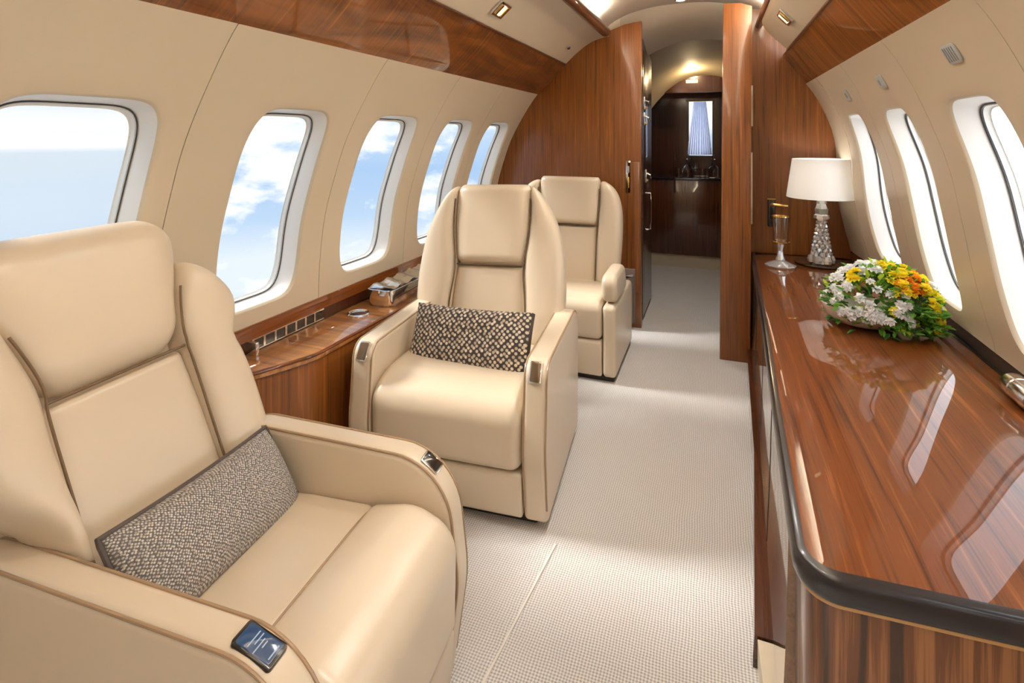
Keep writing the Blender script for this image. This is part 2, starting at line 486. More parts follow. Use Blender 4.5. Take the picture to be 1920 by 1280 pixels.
# backing strips behind the joints
for y in LE: meshes.append(loft([[(gl(0, z) - .013, yy, z) for z in [.6 + 1.135 * j / 16 for j in range(17)]] for yy in (y - .01, y + .01)], closed=False))
struct('wall_left', join(*meshes), M['wall'], smooth=40)
meshes = []
RZ = (.685, 1.735)
for (yc, hw), y0, y1 in zip(RW, RE, RE[1:]):
    m_, ring = wall_bay(gr, y0 + .0015, y1 - .0015, *RZ, (yc, hw, .745, 1.515)); meshes.append(m_)
    wi += 1; window(wi, gr, ring, yc, hw, .745, 1.515)
meshes.append(wall_bay(gr, YB, RE[0] - .0015, *RZ)[0]); meshes.append(wall_bay(gr, RE[-1] + .0015, 3.87, *RZ)[0])
meshes.append(box(.885, .95, YB, 3.9, 0, .69))
for y in RE: meshes.append(loft([[(gr(y, z) + .013, yy, z) for z in [.685 + 1.05 * j / 16 for j in range(17)]] for yy in (y - .01, y + .01)], closed=False))
struct('wall_right', join(*meshes), M['wall'], smooth=40)

# rear end wall (behind the viewer)
struct('wall_rear', box(-1.75, .95, YB - .05, YB, 0, 2.45), M['wall'], smooth=0)

# ------------------------------------------------------------------ overhead bins
def prism_y(prof, y0, y1, mt, name, parent): return mk(name, extr(prof, y0, y1, 0, 'xz'), mt, parent)
b = thing('overhead_bin', 'long glossy dark mahogany overhead bin above the left windows', 'overhead bin', (0, 0, 0))
# veneer panel, slightly hollow
dp = dense([(-1.335, 1.690), (-1.235, 1.775), (-1.14, 1.868), (-1.064, 1.953)], 10)
mk('door_panel', sheet(dp, YB, 3.965, .02), M['wood_bin'], b)
mk('lower_trim', tube([(-1.330, YB, 1.692), (-1.330, 3.96, 1.692)], .006, 10), M['rail'], b)
pp = dense([(-1.066, 1.952), (-.98, 2.03), (-.87, 2.105), (-.775, 2.135), (-.735, 2.14)], 10)
mk('service_panel', sheet(pp, YB, 3.965, .02), M['psu'], b)
mk('seam_trim', tube([(-1.063, YB, 1.947), (-1.063, 3.96, 1.947)], .006, 8), M['rail'], b)
rr = [(-.73, YB, 2.145), (-.73, 3.80, 2.145)] + [(-.73, 3.80 + .035 * math.sin(q), 2.145) for q in (.4, .8, 1.2, 1.5)]
mk('handrail', tube(rr, [.036, .036] + [.036 * math.cos(q) for q in (.4, .8, 1.2, 1.5)], 16), M['rail'], b)
def plate_on(cx, cz, nx, nz, y, w, h, t, r=.008):
    """rounded plate centred (cx,y,cz), facing (nx,nz); w along Y"""
    p = round_poly([(-w/2, -h/2, r), (w/2, -h/2, r), (w/2, h/2, r), (-w/2, h/2, r)], 4)
    m_ = extr(p, 0, t, min(t * .4, .003), 'xy', 3)
    N = Vector((nx, 0, nz)).normalized(); U = Vector((0, 1, 0)); V = N.cross(U)
    Mx = Matrix(((U.x, V.x, N.x, cx), (U.y, V.y, N.y, y), (U.z, V.z, N.z, cz), (0, 0, 0, 1)))
    return m_, Mx
def reading_light(parent, cx, cz, nx, nz, y):
    m_, Mx = plate_on(cx, cz, nx, nz, y, .13, .085, .012); l = mk('reading_light', xf(m_, Mx), M['chrome'], parent)
    for k in (-1, 0, 1):
        q, Mq = plate_on(cx, cz, nx, nz, y + k * .034, .022, .06, .019, .005); mk('louver', xf(q, Mq), M['gold'] if k else M['brasslens'], l)
nL = (.66, -.75)
reading_light(b, -.985, 2.024, .66, -.75, 2.43)
m_, Mx = plate_on(-.975, 2.031, .66, -.75, 3.69, .045, .028, .008); sw = mk('switch', xf(m_, Mx), M['silver'], b)
m_, Mx = plate_on(-.975, 2.031, .66, -.75, 3.70, .02, .016, .013); mk('rocker', xf(m_, Mx), M['black'], sw)
reading_light(b, -.985, 2.024, .66, -.75, .95)

b = thing('overhead_bin', 'glossy reddish sapele overhead bin above the right windows', 'overhead bin', (0, 0, 0))
dp = dense([(.60, 1.685), (.535, 1.755), (.47, 1.84), (.41, 1.922)], 10)
mk('door_panel', sheet(dp[::-1], YB, 3.845, .02), M['wood_bin_r'], b)
mk('lower_trim', tube([(.592, YB, 1.688), (.592, 3.84, 1.688)], .009, 10), M['rail'], b)
pp = dense([(.412, 1.920), (.35, 1.985), (.285, 2.06), (.27, 2.10), (.275, 2.14)], 10)
mk('service_panel', sheet(pp[::-1], YB, 3.60, .02), M['psu'], b)
mk('seam_trim', tube([(.409, YB, 1.917), (.409, 3.60, 1.917)], .007, 8), M['rail'], b)
mk('handrail', tube([(.272, YB, 2.13), (.272, 3.84, 2.13)], .022, 14), M['rail'], b)
reading_light(b, .335, 2.001, -.74, -.67, 3.0)
reading_light(b, .335, 2.001, -.74, -.67, 1.2)

# small grey plates over the right windows
for (y, z, w_, lab) in ((3.09, 1.605, .07, 'small grey plate on the right wall over the window nearest the bulkhead'),
                        (2.49, 1.615, .08, 'smooth grey plate on the right wall over the middle window'),
                        (1.80, 1.627, .085, 'gridded grey air vent on the right wall over the nearest window')):
    x = gr(y, z); dz = .01; sl = (gr(y, z + dz) - gr(y, z - dz)) / (2 * dz)
    N = Vector((-1, 0, sl)).normalized()
    t = thing('air_vent', lab, 'vent', (x, y, z))
    m_, Mx = plate_on(0, 0, N.x, N.z, 0, w_, .058, .006, .014); mk('vent_plate', xf(m_, Mx), M['grey'], t)
    if y < 2:
        for k in range(-2, 3):
            m_, Mx = plate_on(0, 0, N.x, N.z, k * .014, .004, .045, .0075, .001); mk('slot', xf(m_, Mx), M['greyline'], t)
    else:
        m_, Mx = plate_on(0, 0, N.x, N.z, .008, .02, .026, .0075, .004); mk('slot', xf(m_, Mx), M['greyline'], t)

# ------------------------------------------------------------------ bulkheads and passage
bl = [(-1.64, 0), (-.50, 0), (-.50, 2.237), (-.55, 2.234), (-.62, 2.222), (-.70, 2.195), (-.78, 2.165), (-.9, 2.15), (-1.06, 2.02)]
bl += [(spl(GL, z) - .02, z) for z in (1.75, 1.6, 1.45, 1.3, 1.15, 1.0, .85, .7)]
struct('wall_front_left', extr(bl, 3.965, 4.02, .004, 'xz', 2), M['wood_v'])
br = [(.20, 0), (.98, 0), (.98, 2.1), (.34, 2.1), (.30, 2.235), (.20, 2.235)]
struct('wall_front_upper', join(box(-1.30, -.66, 4.021, 4.05, 1.6, 2.47), box(-.72, -.68, 4.05, 4.8, 2.0, 2.45)), M['ceil'], smooth=0)
struct('wall_front_right', extr(br, 3.85, 3.90, 0, 'xz'), M['wood_v'])
part = [(.030, 0), (.205, 0), (.215, 2.20), (.15, 2.225), (.06, 2.228), (.052, 2.226)]
struct('wall_partition', extr(part, 3.59, 3.86, .003, 'xz', 2), M['wood_v'])
hs = thing('hinge_strip', 'thin chrome strip on the edge of the narrow wood partition', 'metal strip', (.2135, 3.585, .86))
mk('strip', box(-.006, .004, -.003, .01, 0, .44), M['chrome'], hs)
mk('strip', box(-.004, .006, -.003, .01, .60, .85), M['chrome'], hs)

# passage: left closets, dark recess, far galley
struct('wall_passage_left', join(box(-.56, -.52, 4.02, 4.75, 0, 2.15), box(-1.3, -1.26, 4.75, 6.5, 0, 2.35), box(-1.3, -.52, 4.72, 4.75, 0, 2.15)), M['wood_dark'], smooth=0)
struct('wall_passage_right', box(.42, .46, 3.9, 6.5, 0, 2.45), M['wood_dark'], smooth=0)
cd = thing('closet_door', 'dark wood closet door with chrome edge and latches in the passage', 'door', (-.505, 4.07, .03))
mk('door_leaf', rbox(-.012, 0, 0, .62, 0, 2.02, .004, 2), M['wood_dark'], cd)
mk('edge_strip', box(-.01, .006, -.006, .004, .0, 1.9), M['silver'], cd)
def latch(parent, z, y):
    l = mk('latch', rbox(0, .012, y, y + .05, z - .05, z + .05, .004, 2), M['chrome'], parent)
    mk('lever', tube([(.012, y + .025, z + .02), (.035, y + .025, z + .01), (.04, y + .06, z - .015)], .008, 8), M['silver'], l)
    mk('lock', lathe([(.0, 0), (.011, 0), (.011, .012), (0, .012)], 12), M['gold'], l).matrix_local = Matrix.Translation((.012, y + .025, z - .035)) @ Matrix.Rotation(PI/2, 4, 'Y')
latch(cd, 1.62, .06); latch(cd, 1.50, .06); latch(cd, 1.06, .16)
mk('pull_handle', tube([(0, .26, .92), (.03, .26, .92), (.035, .26, .85), (.035, .26, .70), (.03, .255, .64), (0, .25, .63)], .007, 8), M['chrome'], cd)

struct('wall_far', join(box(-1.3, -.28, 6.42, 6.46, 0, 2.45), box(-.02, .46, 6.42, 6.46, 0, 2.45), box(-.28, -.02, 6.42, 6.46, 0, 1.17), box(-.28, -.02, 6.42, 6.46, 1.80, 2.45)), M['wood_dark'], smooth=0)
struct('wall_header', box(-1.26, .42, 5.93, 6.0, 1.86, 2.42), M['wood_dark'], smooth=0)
w = struct('window_17', join(box(-.29, -.275, 6.40, 6.47, 1.16, 1.81), box(-.025, -.01, 6.40, 6.47, 1.16, 1.81), box(-.275, -.025, 6.40, 6.47, 1.795, 1.81), box(-.275, -.025, 6.38, 6.47, 1.155, 1.18)), M['wood_dark'], smooth=0)
mk('pane', ([(-.275, 6.45, 1.18), (-.025, 6.45, 1.18), (-.025, 6.45, 1.8), (-.275, 6.45, 1.8)], [(0, 1, 2, 3)]), M['pane'], w, smooth=0)
cur = thing('curtain', 'bluish sheer curtain gathered over the small far galley window', 'curtain', (-.155, 6.385, 1.19))
def drape(x0, x1, pinch):
    loops = []
    for i in range(41):
        u = i / 40; row = []
        for j in range(17):
            s = j / 16
            xw = x0 + (x1 - x0) * u
            xx = xw * (1 - pinch * s)
            row.append((xx, .018 * math.sin(u * 34) * (1 - .4 * s), s * .60))
        loops.append(row)
    return loft(loops, closed=False)
mk('drape', drape(-.14, .0, .5), M['curtain'], cur, smooth=180); mk('drape', drape(.0, .13, .5), M['curtain'], cur, smooth=180)
mk('rod', tube([(-.15, -.015, .605), (.14, -.015, .605)], .006, 8), M['gold'], cur)

gal = thing('galley_cabinet', 'dark wood galley cabinet at the far end of the passage', 'cabinet', (-.1, 5.95, 0))
mk('toe_board', box(-1.1, .5, .03, .05, 0, .135), M['wall'], gal)
mk('front_panel', rbox(-1.1, .5, 0, .03, .135, .93, .003, 2), wood('galley_wood', 'z', dark=(.035, .009, .004), mid=(.10, .028, .009), light=(.17, .055, .02), rough=.25, coat=.8), gal)
mk('worktop', rbox(-1.1, .5, -.01, .45, .93, .955, .005, 2), M['black'], gal)
mk('corner_post', tube([(-.30, -.02, .80), (-.30, -.02, 1.24)], .008, 8), M['chrome'], gal)
def glass_item(name, label, prof, x, y, mt, cat='glass'):
    return tag(mk(name, lathe(prof, 20), mt, None, 40, (x, y, .956)), label, cat, 'glassware on the galley worktop')
tum = [(0, 0), (.033, 0), (.038, .10), (.035, .10), (.030, .008), (0, .008)]
gob = [(0, 0), (.032, .0), (.03, .006), (.006, .012), (.005, .07), (.03, .10), (.036, .16), (.033, .16), (.026, .10), (0, .078)]
dec = [(0, 0), (.055, 0), (.06, .02), (.058, .09), (.02, .14), (.017, .19), (.026, .20), (.02, .205), (.02, .235), (0, .25)]
GI = [('tumbler', tum, -.36, 6.00, 'clear glass tumbler at the left end of the dark galley worktop'), ('decanter', dec, -.27, 6.05, 'left cut glass decanter on the dark galley worktop'), ('goblet', gob, -.19, 5.99, 'stemmed goblet at the front of the galley worktop'),
      ('tumbler', tum, -.12, 6.03, 'clear glass tumbler beside the galley goblet'), ('decanter', dec, -.01, 6.09, 'right cut glass decanter below the galley window'), ('tumbler', tum, .03, 6.0, 'clear glass tumbler at the right end of the dark galley worktop')]
for nme, pr_, x, y, lab in GI: glass_item(nme, lab, pr_, x, y, M['glass'], nme)
tag(mk('serving_tray', rbox(-.2, .2, -.09, .09, 0, .012, .005, 2), M['silver'], None, 40, (-.13, 6.25, .956)), 'low silver tray at the back of the galley worktop', 'tray')
tag(mk('placard', rbox(-.06, .06, -.006, 0, -.018, .018, .003, 2), M['white'], None, 40, (-.225, 5.929, 1.975)), 'small cream placard on the dark header above the galley', 'sign')
sp_ = thing('spotlight', 'small chrome spotlight on the tan passage ceiling', 'light', (-.215, 5.70, 2.095))
mk('housing', lathe([(0, .03), (.028, .03), (.034, 0), (.03, -.012), (.02, -.012), (.018, 0), (0, 0)], 20), M['chrome'], sp_)
mk('lens', lathe([(0, -.002), (.017, -.002), (.017, -.006), (0, -.008)], 16), M['lampglow'], sp_)

# fittings on the left bulkhead
lp = thing('latch_plate', 'narrow chrome latch plate on the wood bulkhead behind the farthest seat', 'latch', (-.592, 3.963, .98))
mk('plate', rbox(-.018, .018, -.008, 0, 0, .24, .004, 2), M['chrome'], lp)
mk('slide', rbox(-.008, .008, -.014, -.006, .04, .12, .003, 2), M['gold'], lp); mk('slide', rbox(-.008, .008, -.014, -.006, .15, .20, .003, 2), M['grey'], lp)
tag(mk('access_panel', rbox(-.045, .045, -.008, 0, 0, .95, .004, 2), M['wood_v'], None, 40, (-.552, 3.963, .26)), 'tall narrow wood access panel beside the passage opening', 'panel')
mp = thing('magazine_pouch', 'grey brown magazine pouch hanging low on the bulkhead', 'pouch', (-.62, 3.965, .04))
mk('pouch_front', extr(round_poly([(-.075, 0, .02), (.07, 0, .02), (.075, .36, .01), (.0, .34, .05), (-.075, .36, .01)], 4), -.065, -.02, .012, 'xz', 3), M['pouch'], mp)
mk('pouch_back', rbox(-.085, .08, -.02, 0, 0, .39, .005, 2), M['pouch'], mp)

# door handle on the right bulkhead
dh = thing('lever_handle', 'black and gold lever handle on the right wood bulkhead', 'handle', (.345, 3.85, .90))
mk('back_plate', rbox(-.022, .022, -.012, 0, -.09, .09, .006, 3), M['black'], dh)
mk('lever', tube([(0, -.01, .06), (0, -.05, .06), (.02, -.06, .06), (.09, -.06, .055)], [.012, .012, .011, .009], 10), M['gold'], dh)
mk('trim', box(-.024, .024, -.014, -.002, .088, .094), M['gold'], dh)

# ------------------------------------------------------------------ credenza on the right
def strip_x(y): return .868 - .075 * smooth((y - 2.9) / .95)
front = [(3.84, .232), (3.54, .218), (2.43, .187), (1.62, .156), (1.19, .142)]
def outline(d=0, yn=1.052):
    """plan of the counter, inset by d"""
    P = [(.158 + d, yn + d + .0, .095), (.86 - d, yn + .05 + d, .0)]
    P = [(.139, yn, .10), (.864, yn + .045, .0)] + [(strip_x(y) - .004, y, 0) for y in (2.0, 2.9, 3.1, 3.3, 3.5, 3.7, 3.84)] + [(x, y, 0) for y, x in front]
    q = round_poly(P, 12)
    return inset(q, d) if d else q
cr = thing('credenza', 'long glossy sapele credenza with black edged rounded top along the right wall', 'credenza', (0, 0, 0))
top = outline()
mk('countertop', extr(inset(top, .012), .606, .640, .004, 'xy', 3), M['wood_y'], cr)
def edge_ring(o, z0, z1, bulge, inn):
    k = 10; loops = []
    n_in = inset(o, inn)
    prof = [(0.0, z1 + .0015)] + [(1, None)] * 0
    for i in range(k + 1):
        a = -PI / 2 + PI * i / k
        s = math.cos(a); z = (z0 + z1) / 2 + (z1 - z0) / 2 * math.sin(a)
        q = inset(o, -bulge * s + .004)
        loops.append([(p[0], p[1], z) for p in q])
    loops.append([(p[0], p[1], z1 + .0015) for p in n_in]); loops.insert(0, [(p[0], p[1], z0) for p in n_in])
    return loft(loops, cap=False)
# the moulding runs along the aisle side and the near end only
full = subdiv(top, .08)
mk('edge_moulding', edge_ring(top, .592, .640, .010, .016), M['edge'], cr)
mk('inlay_line', extr(inset(top, .004), .584, .593, .002, 'xy', 2), M['gold_line'], cr)
body = inset(top, .014)
mk('body', extr(body, .08, .585, 0, 'xy'), M['wood_zebra'], cr, smooth=30)
# front face panel, flaring a little towards the floor
ff = [(x + .012, y) for y, x in front if y > 1.3] + [(.152, 1.26)]
fl = []
for x, y in ff: fl.append([(x - .006, y, .575), (x - .012, y, .32), (x - .022, y, .09), (x + .01, y, .09), (x + .01, y, .575)])
mk('front_panel', loft(fl), M['wood_face'], cr, smooth=60)
for yd in (3.1, 2.5, 1.9):
    xx = spl([(a, b_) for a, b_ in sorted(front)], yd)
    mk('door_gap', loft([[(xx + .0045, yd + s, .57), (xx - .0015, yd + s, .32), (xx - .0115, yd + s, .095), (xx + .02, yd + s, .095), (xx + .02, yd + s, .57)] for s in (-.0025, .0025)]), M['dark'], cr)
tr = [(x - .016 , y) for y, x in front if y > 1.7]; tr.append((.116, 1.54))
mk('toe_rail', loft([[(x - .022, y, 0), (x - .022, y, .03), (x - .018, y, .088), (x + .04, y, .088), (x + .04, y, 0)] for x, y in tr]), wood('toe_rail_wood', 'y', dark=(.03, .008, .004), mid=(.07, .02, .008), light=(.12, .04, .015)), cr)
mk('plinth', extr(round_poly([(.105, 1.535, .0), (.12, 1.08, .09), (.82, 1.12, 0), (.82, 1.535, 0)], 8), 0, .082, 0, 'xy'), M['psu'], cr)

# dark ledge between counter and wall
ys = [-.5 + 4.34 * i / 40 for i in range(41)]
lg = thing('window_ledge', 'dark ebony ledge between the counter top and the right wall', 'ledge')
mk('ledge_strip', loft([[(strip_x(y), y, .60), (strip_x(y), y, .672 + .06 * smooth((y - 2.95) / .9)), (strip_x(y) + .012, y, .69 + .06 * smooth((y - 2.95) / .9)), (.93, y, .69 + .06 * smooth((y - 2.95) / .9)), (.93, y, .60)] for y in ys]), M['ebony'], lg)
mk('wood_riser', loft([[(strip_x(y) - .003, y, .641), (strip_x(y) - .003, y, .655 + .085 * smooth((y - 3.0) / .5)), (strip_x(y) + .01, y, .655 + .085 * smooth((y - 3.0) / .5)), (strip_x(y) + .01, y, .641)] for y in [3.0 + .84 * i / 12 for i in range(13)]]), M['wood_y'], lg)
cy = thing('silver_cylinder', 'polished silver cylinder lying at the back edge of the counter', 'cylinder', (.815, 1.99, .6755))
cprof = [(0, 0), (.018, .001), (.029, .006), (.034, .016), (.034, .055), (.032, .057), (.032, .061), (.034, .063), (.034, .13), (.03, .138), (0, .14)]
o = mk('barrel', lathe(cprof, 28), M['silver'], cy); o.rotation_euler = (PI/2, 0, 0); o.location = (0, 0, 0)

# ------------------------------------------------------------------ left side ledge
lt = thing('side_ledge', 'glossy burl wood side ledge under the left windows beside the chairs', 'ledge')
lp_ = round_poly([(-1.645, 1.395, .0), (-1.50, 1.40, .06), (-1.405, 1.62, .2), (-1.40, 3.95, 0), (-1.645, 3.95, 0)], 10)
mk('ledge_top', extr(lp_, .551, .575, .004, 'xy', 3), M['burl'], lt)
rim = [p for p in lp_ if p[0] > -1.644]
mk('rim', tube([(p[0] - .004, p[1], .573) for p in rim], .007, 10), M['wood_y'], lt)
mk('front_panel', extr(inset(lp_, .012), .0, .552, 0, 'xy'), M['wood_v'], lt)
mk('riser', loft([[(-1.646, y, .625), (-1.652, y, .676), (-1.668, y, .676), (-1.668, y, .625)] for y in (1.36, 3.95)]), M['wood_y'], lt)
mk('riser_base', box(-1.668, -1.652, 1.36, 3.95, .574, .626), M['wood_dark'], lt)
fr = mk('tile_strip', join(box(-1.653, -1.645, 1.545, 1.945, .620, .625), box(-1.653, -1.645, 1.545, 1.945, .579, .583)), M['chrome'], lt, smooth=0)
for k in range(7):
    y0 = 1.55 + k * .056
    mk('tile', box(-1.653, -1.646, y0 + .006, y0 + .050, .582, .621), M['black'], fr, smooth=0)
    mk('divider', box(-1.653, -1.6445, y0 - .005, y0 + .005, .581, .622), M['chrome'], fr, smooth=0)
mk('end_bracket', rbox(-1.655, -1.60, 1.522, 1.538, .575, .626, .004, 2), M['chrome'], lt)
cup = thing('cup_ring', 'round chrome cup holder ring set in the burl side ledge', 'cup holder', (-1.545, 2.06, .575))
mk('ring', lathe([(.040, 0), (.052, 0), (.052, .005), (.046, .008), (.040, .005), (.036, -.0), (.036, 0)], 28), M['chrome'], cup)
mk('cup_floor', lathe([(0, .0005), (.037, .0005), (.037, .002), (0, .002)], 24), M['silver'], cup)
tray = thing('silver_dish', 'polished silver dish with crumpled textured cloth on the burl side ledge', 'dish', (-1.515, 2.42, .575))
dp_ = round_poly([(-.075, -.25, .04), (.075, -.25, .04), (.075, .25, .04), (-.075, .25, .04)], 6)
mk('dish', loft([[(x * s, y * s2, z) for x, y in dp_] for s, s2, z in ((.8, .94, 0), (.95, .98, .015), (1, 1, .075), (1.02, 1.005, .082), (.97, .99, .084), (.93, .97, .07), (.8, .93, .02))]), M['chrome'], tray)
random.seed(3)
gx = [[(-.065 + .13 * i / 10, -.235 + .47 * j / 40, .082 + .004 * random.random() + .012 * math.sin(j * .35 + i * .2) ** 2) for i in range(11)] for j in range(41)]
mk('cloth', loft(gx, closed=False), M['silver'], tray, smooth=25)

# ------------------------------------------------------------------ armchairs
AL = math.radians(16)
def rec(p, y0=.20, z0=.40, al=AL):
    x, y, s = p
    return (x, y0 + y * math.cos(al) + s * math.sin(al), z0 + s * math.cos(al) - y * math.sin(al))

def pad(S, yc, b, re=.05, rw=.02, n=3.6, ns=40, nt=36, W=1, crown=0, al=AL, y0=.20, z0=.40, e0=True, e1=True):
    """padded strip: S list of (s, xl, xr); yc centre depth, b half depth; rounded ends"""
    s0, s1 = S[0][0], S[-1][0]
    XL = [(a, l) for a, l, r in S]; XR = [(a, r) for a, l, r in S]
    loops = []
    for i in range(ns + 1):
        t = i / ns
        t = .5 - .5 * math.cos(PI * t)
        s = s0 + (s1 - s0) * t
        d0 = (s - s0) if e0 else 9; d1 = (s1 - s) if e1 else 9; d = min(d0, d1)
        e = 1 if d >= re else math.sqrt(max(0, 1 - (1 - d / re) ** 2))
        xl, xr = spl(XL, s), spl(XR, s)
        c, a = (xl + xr) / 2, (xr - xl) / 2 - rw * (1 - e)
        loop = []
        for j in range(nt):
            q = 2 * PI * j / nt
            x = c + a * sp(math.cos(q), 2 / n); y = yc + b * e * sp(math.sin(q), 2 / 2.6)
            loop.append(rec((x * W, y, s), y0, z0, al))
        loops.append(loop)
    return loft(loops)

def arm_profile(R, fy=-.375, top=.60, back=.36):
    return round_poly([(fy + .04, .03, .02), (fy, .30, .35), (fy + .035, top - .004, R), (back, top + .005, .12), (back, .03, .03)], 10)

def arm_at(poly, target):
    n = len(poly)
    i = min(range(n), key=lambda k: math.hypot(poly[k][0] - target[0], poly[k][1] - target[1]))
    a, b_ = Vector(poly[i - 1]), Vector(poly[(i + 1) % n]); t = (b_ - a).normalized()
    return Vector(poly[i]), t, Vector((t.y, -t.x))

def bent_plate(poly, p0, length, x0, x1, lift, thick, r=.006):
    """plate lying on the arm profile starting nearest p0 running for length along the profile"""
    n = len(poly); i = min(range(n), key=lambda k: math.hypot(poly[k][0] - p0[0], poly[k][1] - p0[1]))
    return i

def control(parent, poly, target, xc, w, h, mts, marks=False, name='control_panel', side=1):
    p, t, N = arm_at(poly, target)
    if N.x > 0 and N.y < 0: N = -N
    T = Vector((0, t.x, t.y)); Nn = Vector((0, N.x, N.y))
    # make the normal point out of the arm
    cen = Vector((0, .0, .3)); P = Vector((xc, p.x, p.y))
    if (P - Vector((xc, 0, .3))).dot(Nn) < 0: Nn = -Nn
    if T.z < 0: T = -T
    U = Vector((1, 0, 0))
    def pl(w_, h_, z0, z1, r, ox=0, oy=0):
        q = round_poly([(-w_/2, -h_/2, r), (w_/2, -h_/2, r), (w_/2, h_/2, r), (-w_/2, h_/2, r)], 5)
        m_ = extr(q, z0, z1, min(.002, (z1 - z0) * .4), 'xy', 2)
        B = P + U * ox + T * oy
        Mx = Matrix(((U.x, T.x, Nn.x, B.x), (U.y, T.y, Nn.y, B.y), (U.z, T.z, Nn.z, B.z), (0, 0, 0, 1)))
        return xf(m_, Mx)
    mk(name + '_frame', pl(w, h, -.012, .0022, w * .16), mts[0], parent)
    mk(name + '_screen', pl(w * .84, h * .86, -.01, .0032, w * .12), mts[1], parent)
    if marks:
        for (ox, oy, ww, hh) in ((0, .012, .030, .003), (.004, .005, .022, .003), (-.004, -.002, .028, .003), (.002, -.008, .014, .003), (.0, -.028, .026, .0035)):
            mk('mark', pl(ww, hh, -.01, .0038, .001, ox, oy), M['bluemark'], parent)

def edge_path(poly, x, ins, i0, i1):
    q = inset(poly, ins); return [(x, a, b_) for a, b_ in q[i0:i1]]

def seat(label, loc, rz, W, ta, R, outer, head, split, ctrl, hz=1.0, top=.60, rollf=-.385, bx=0, Wb=None, sH=.44, roll=0, al=AL, y0b=.20, outer_l=None):
    kw = dict(al=al, y0=y0b)
    r = thing('armchair', label, 'armchair', loc, rz, 'cream leather armchairs along the left wall')
    wi_ = .30 * W
    L = M['leather']
    # base
    mk('plinth', rbox(-wi_ - ta * .5, wi_ + ta * .5, -.30, .33, 0, .045, .01, 2), M['dark'], r)
    # cushion and front roll
    if split:
        cp = round_poly([(-.13, .26, .01), (-.13, .468, .02), (.05, .462, .05), (.27, .44, .04), (.27, .26, .01)], 6)
        mk('seat_cushion', extr(subdiv(cp, .03), -wi_ + .003, wi_ - .003, .028, 'yz', 6), L, r)
        mk('cushion_seam', tube([(x, -.128, .470 - .02 * abs(x / wi_) ** 6) for x in [(-1 + 2 * i / 24) * (wi_ - .012) for i in range(25)]], .0032, 8), M['piping'], r)
        rp = round_poly([(-.127, .20, .01), (-.127, .478, .025), (-.25, .505, .12), (rollf + .005, .46, .13), (rollf + .01, .20, .05)], 10)
    else:
        cp = None
        rp = round_poly([(.27, .22, .01), (.27, .45, .05), (-.10, .485, .2), (-.25, .485, .13), (rollf, .44, .13), (rollf + .012, .212, .03)], 10)
    ro = extr(subdiv(rp, .03), -wi_ + .002, wi_ - .002, .045, 'yz', 8)
    mk('leg_rest' if split else 'seat_cushion', ro, L, r)
    lpn = round_poly([(-.2, .04, .01), (-.2, .20, .01), (rollf + .022, .205, .015), (rollf + .035, .04, .02)], 4)
    mk('lower_panel', extr(lpn, -wi_ + .003, wi_ - .003, .008, 'yz', 3), L, r)
    # arms
    ap = subdiv(arm_profile(R, top=top, back=.36, fy=-.355 if split else -.375), .03)
    apd = ap
    apn = subdiv(arm_profile(R, top=top, back=.52, fy=-.355), .03) if split else ap
    for s in (-1, 1):
        x0, x1 = (wi_, wi_ + ta) if s > 0 else (-wi_ - ta, -wi_)
        apd = apn if s < 0 else ap
        a = mk('armrest', extr(apd, x0, x1, .020, 'yz', 6), L, r)
        idx = [i for i, p in enumerate(apd) if p[1] > .06 and p[0] < (.49 if split and s < 0 else .33)]
        # longest run over front and top
        run = [apd[i] for i in idx]
        run.sort(key=lambda p: math.atan2(p[1] - .25, p[0] - .1))
        # order from front bottom, over the top, to the back
        run = sorted(run, key=lambda p: -((math.atan2(p[1] - .25, p[0] - .1) + 2 * PI) % (2 * PI)) if True else 0)
        ordered = [p for p in run if p[1] > .05]
        for xe, ss in ((x0, 1), (x1, -1)):
            q = inset(apd, .0045)
            pts = [q[i] for i in idx]
            pts.sort(key=lambda p: -((math.atan2(p[1] - .25, p[0] - .1) + 2 * PI) % (2 * PI)))
            mk('piping', tube([(xe + ss * .0045, a_, b_) for a_, b_ in pts], .0034, 8), M['piping'], a)
        ctrl(a, apd, (x0 + x1) / 2, s)
    # back
    parts0 = set(r.children)
    Wa, W = W, (Wb or W)
    mk('backrest', pad([(s + (.02 if i_ == 0 else 0), -ol + .014, o_ - .014) for i_, ((s, o_), (_, ol)) in enumerate(zip(outer, outer_l or outer))], .085, .055, re=.05, rw=.03, n=4.5, W=W, **kw), M['leather2'], r)
    mk('back_cushion', pad([(.0, -.188, .188), (.2, -.188, .188), (sH - .004, -head[0][1] - .006, head[0][1] + .006)], .02, .042, re=.02, rw=.006, n=7, W=W, **kw), L, r)
    mk('headrest', pad([(s, -x_, x_) for s, x_ in head], .012, .062, re=.08 if split else .045, rw=.07 if split else .022, n=5.5, W=W, **kw), L, r)
    for s in (-1, 1):
        inner = [(0, .188 if sH < .4 else .168), (.2, .188 if sH < .4 else .166), (sH - .03, head[0][1] + .004)] + [(a, x_ - .002) for a, x_ in head if a > sH + .03]
        S = []
        for a, o_ in (outer_l if s < 0 and outer_l else outer):
            i_ = spl(inner, a)
            if o_ - i_ < .012: o_ = i_ + .012
            S.append((a, s * i_, s * o_) if s > 0 else (a, s * o_, s * i_))
        mk('side_bolster', pad(S, .012, .075, re=.07, rw=.01, n=2.7, W=W, **kw), L, r)
        # piping in the joint
        pts = [rec((s * (spl(inner, a) + .001) * W, -.034 - .004 * (a > sH), a), y0b, .40, al) for a in [.03 + (outer[-1][0] - .10) * i / 30 for i in range(31)]]
        mk('seam', tube(pts, .0034, 6), M['seam'], r)
    mk('seam', tube([rec((x * W, -.028, sH - .001), y0b, .40, al) for x in [head[0][1] * (-1 + 2 * i / 12) for i in range(13)]], .0036, 6), M['seam'], r)
    for c in r.children:
        if c not in parts0: c.location.x = bx; c.rotation_euler.y = roll
    return r

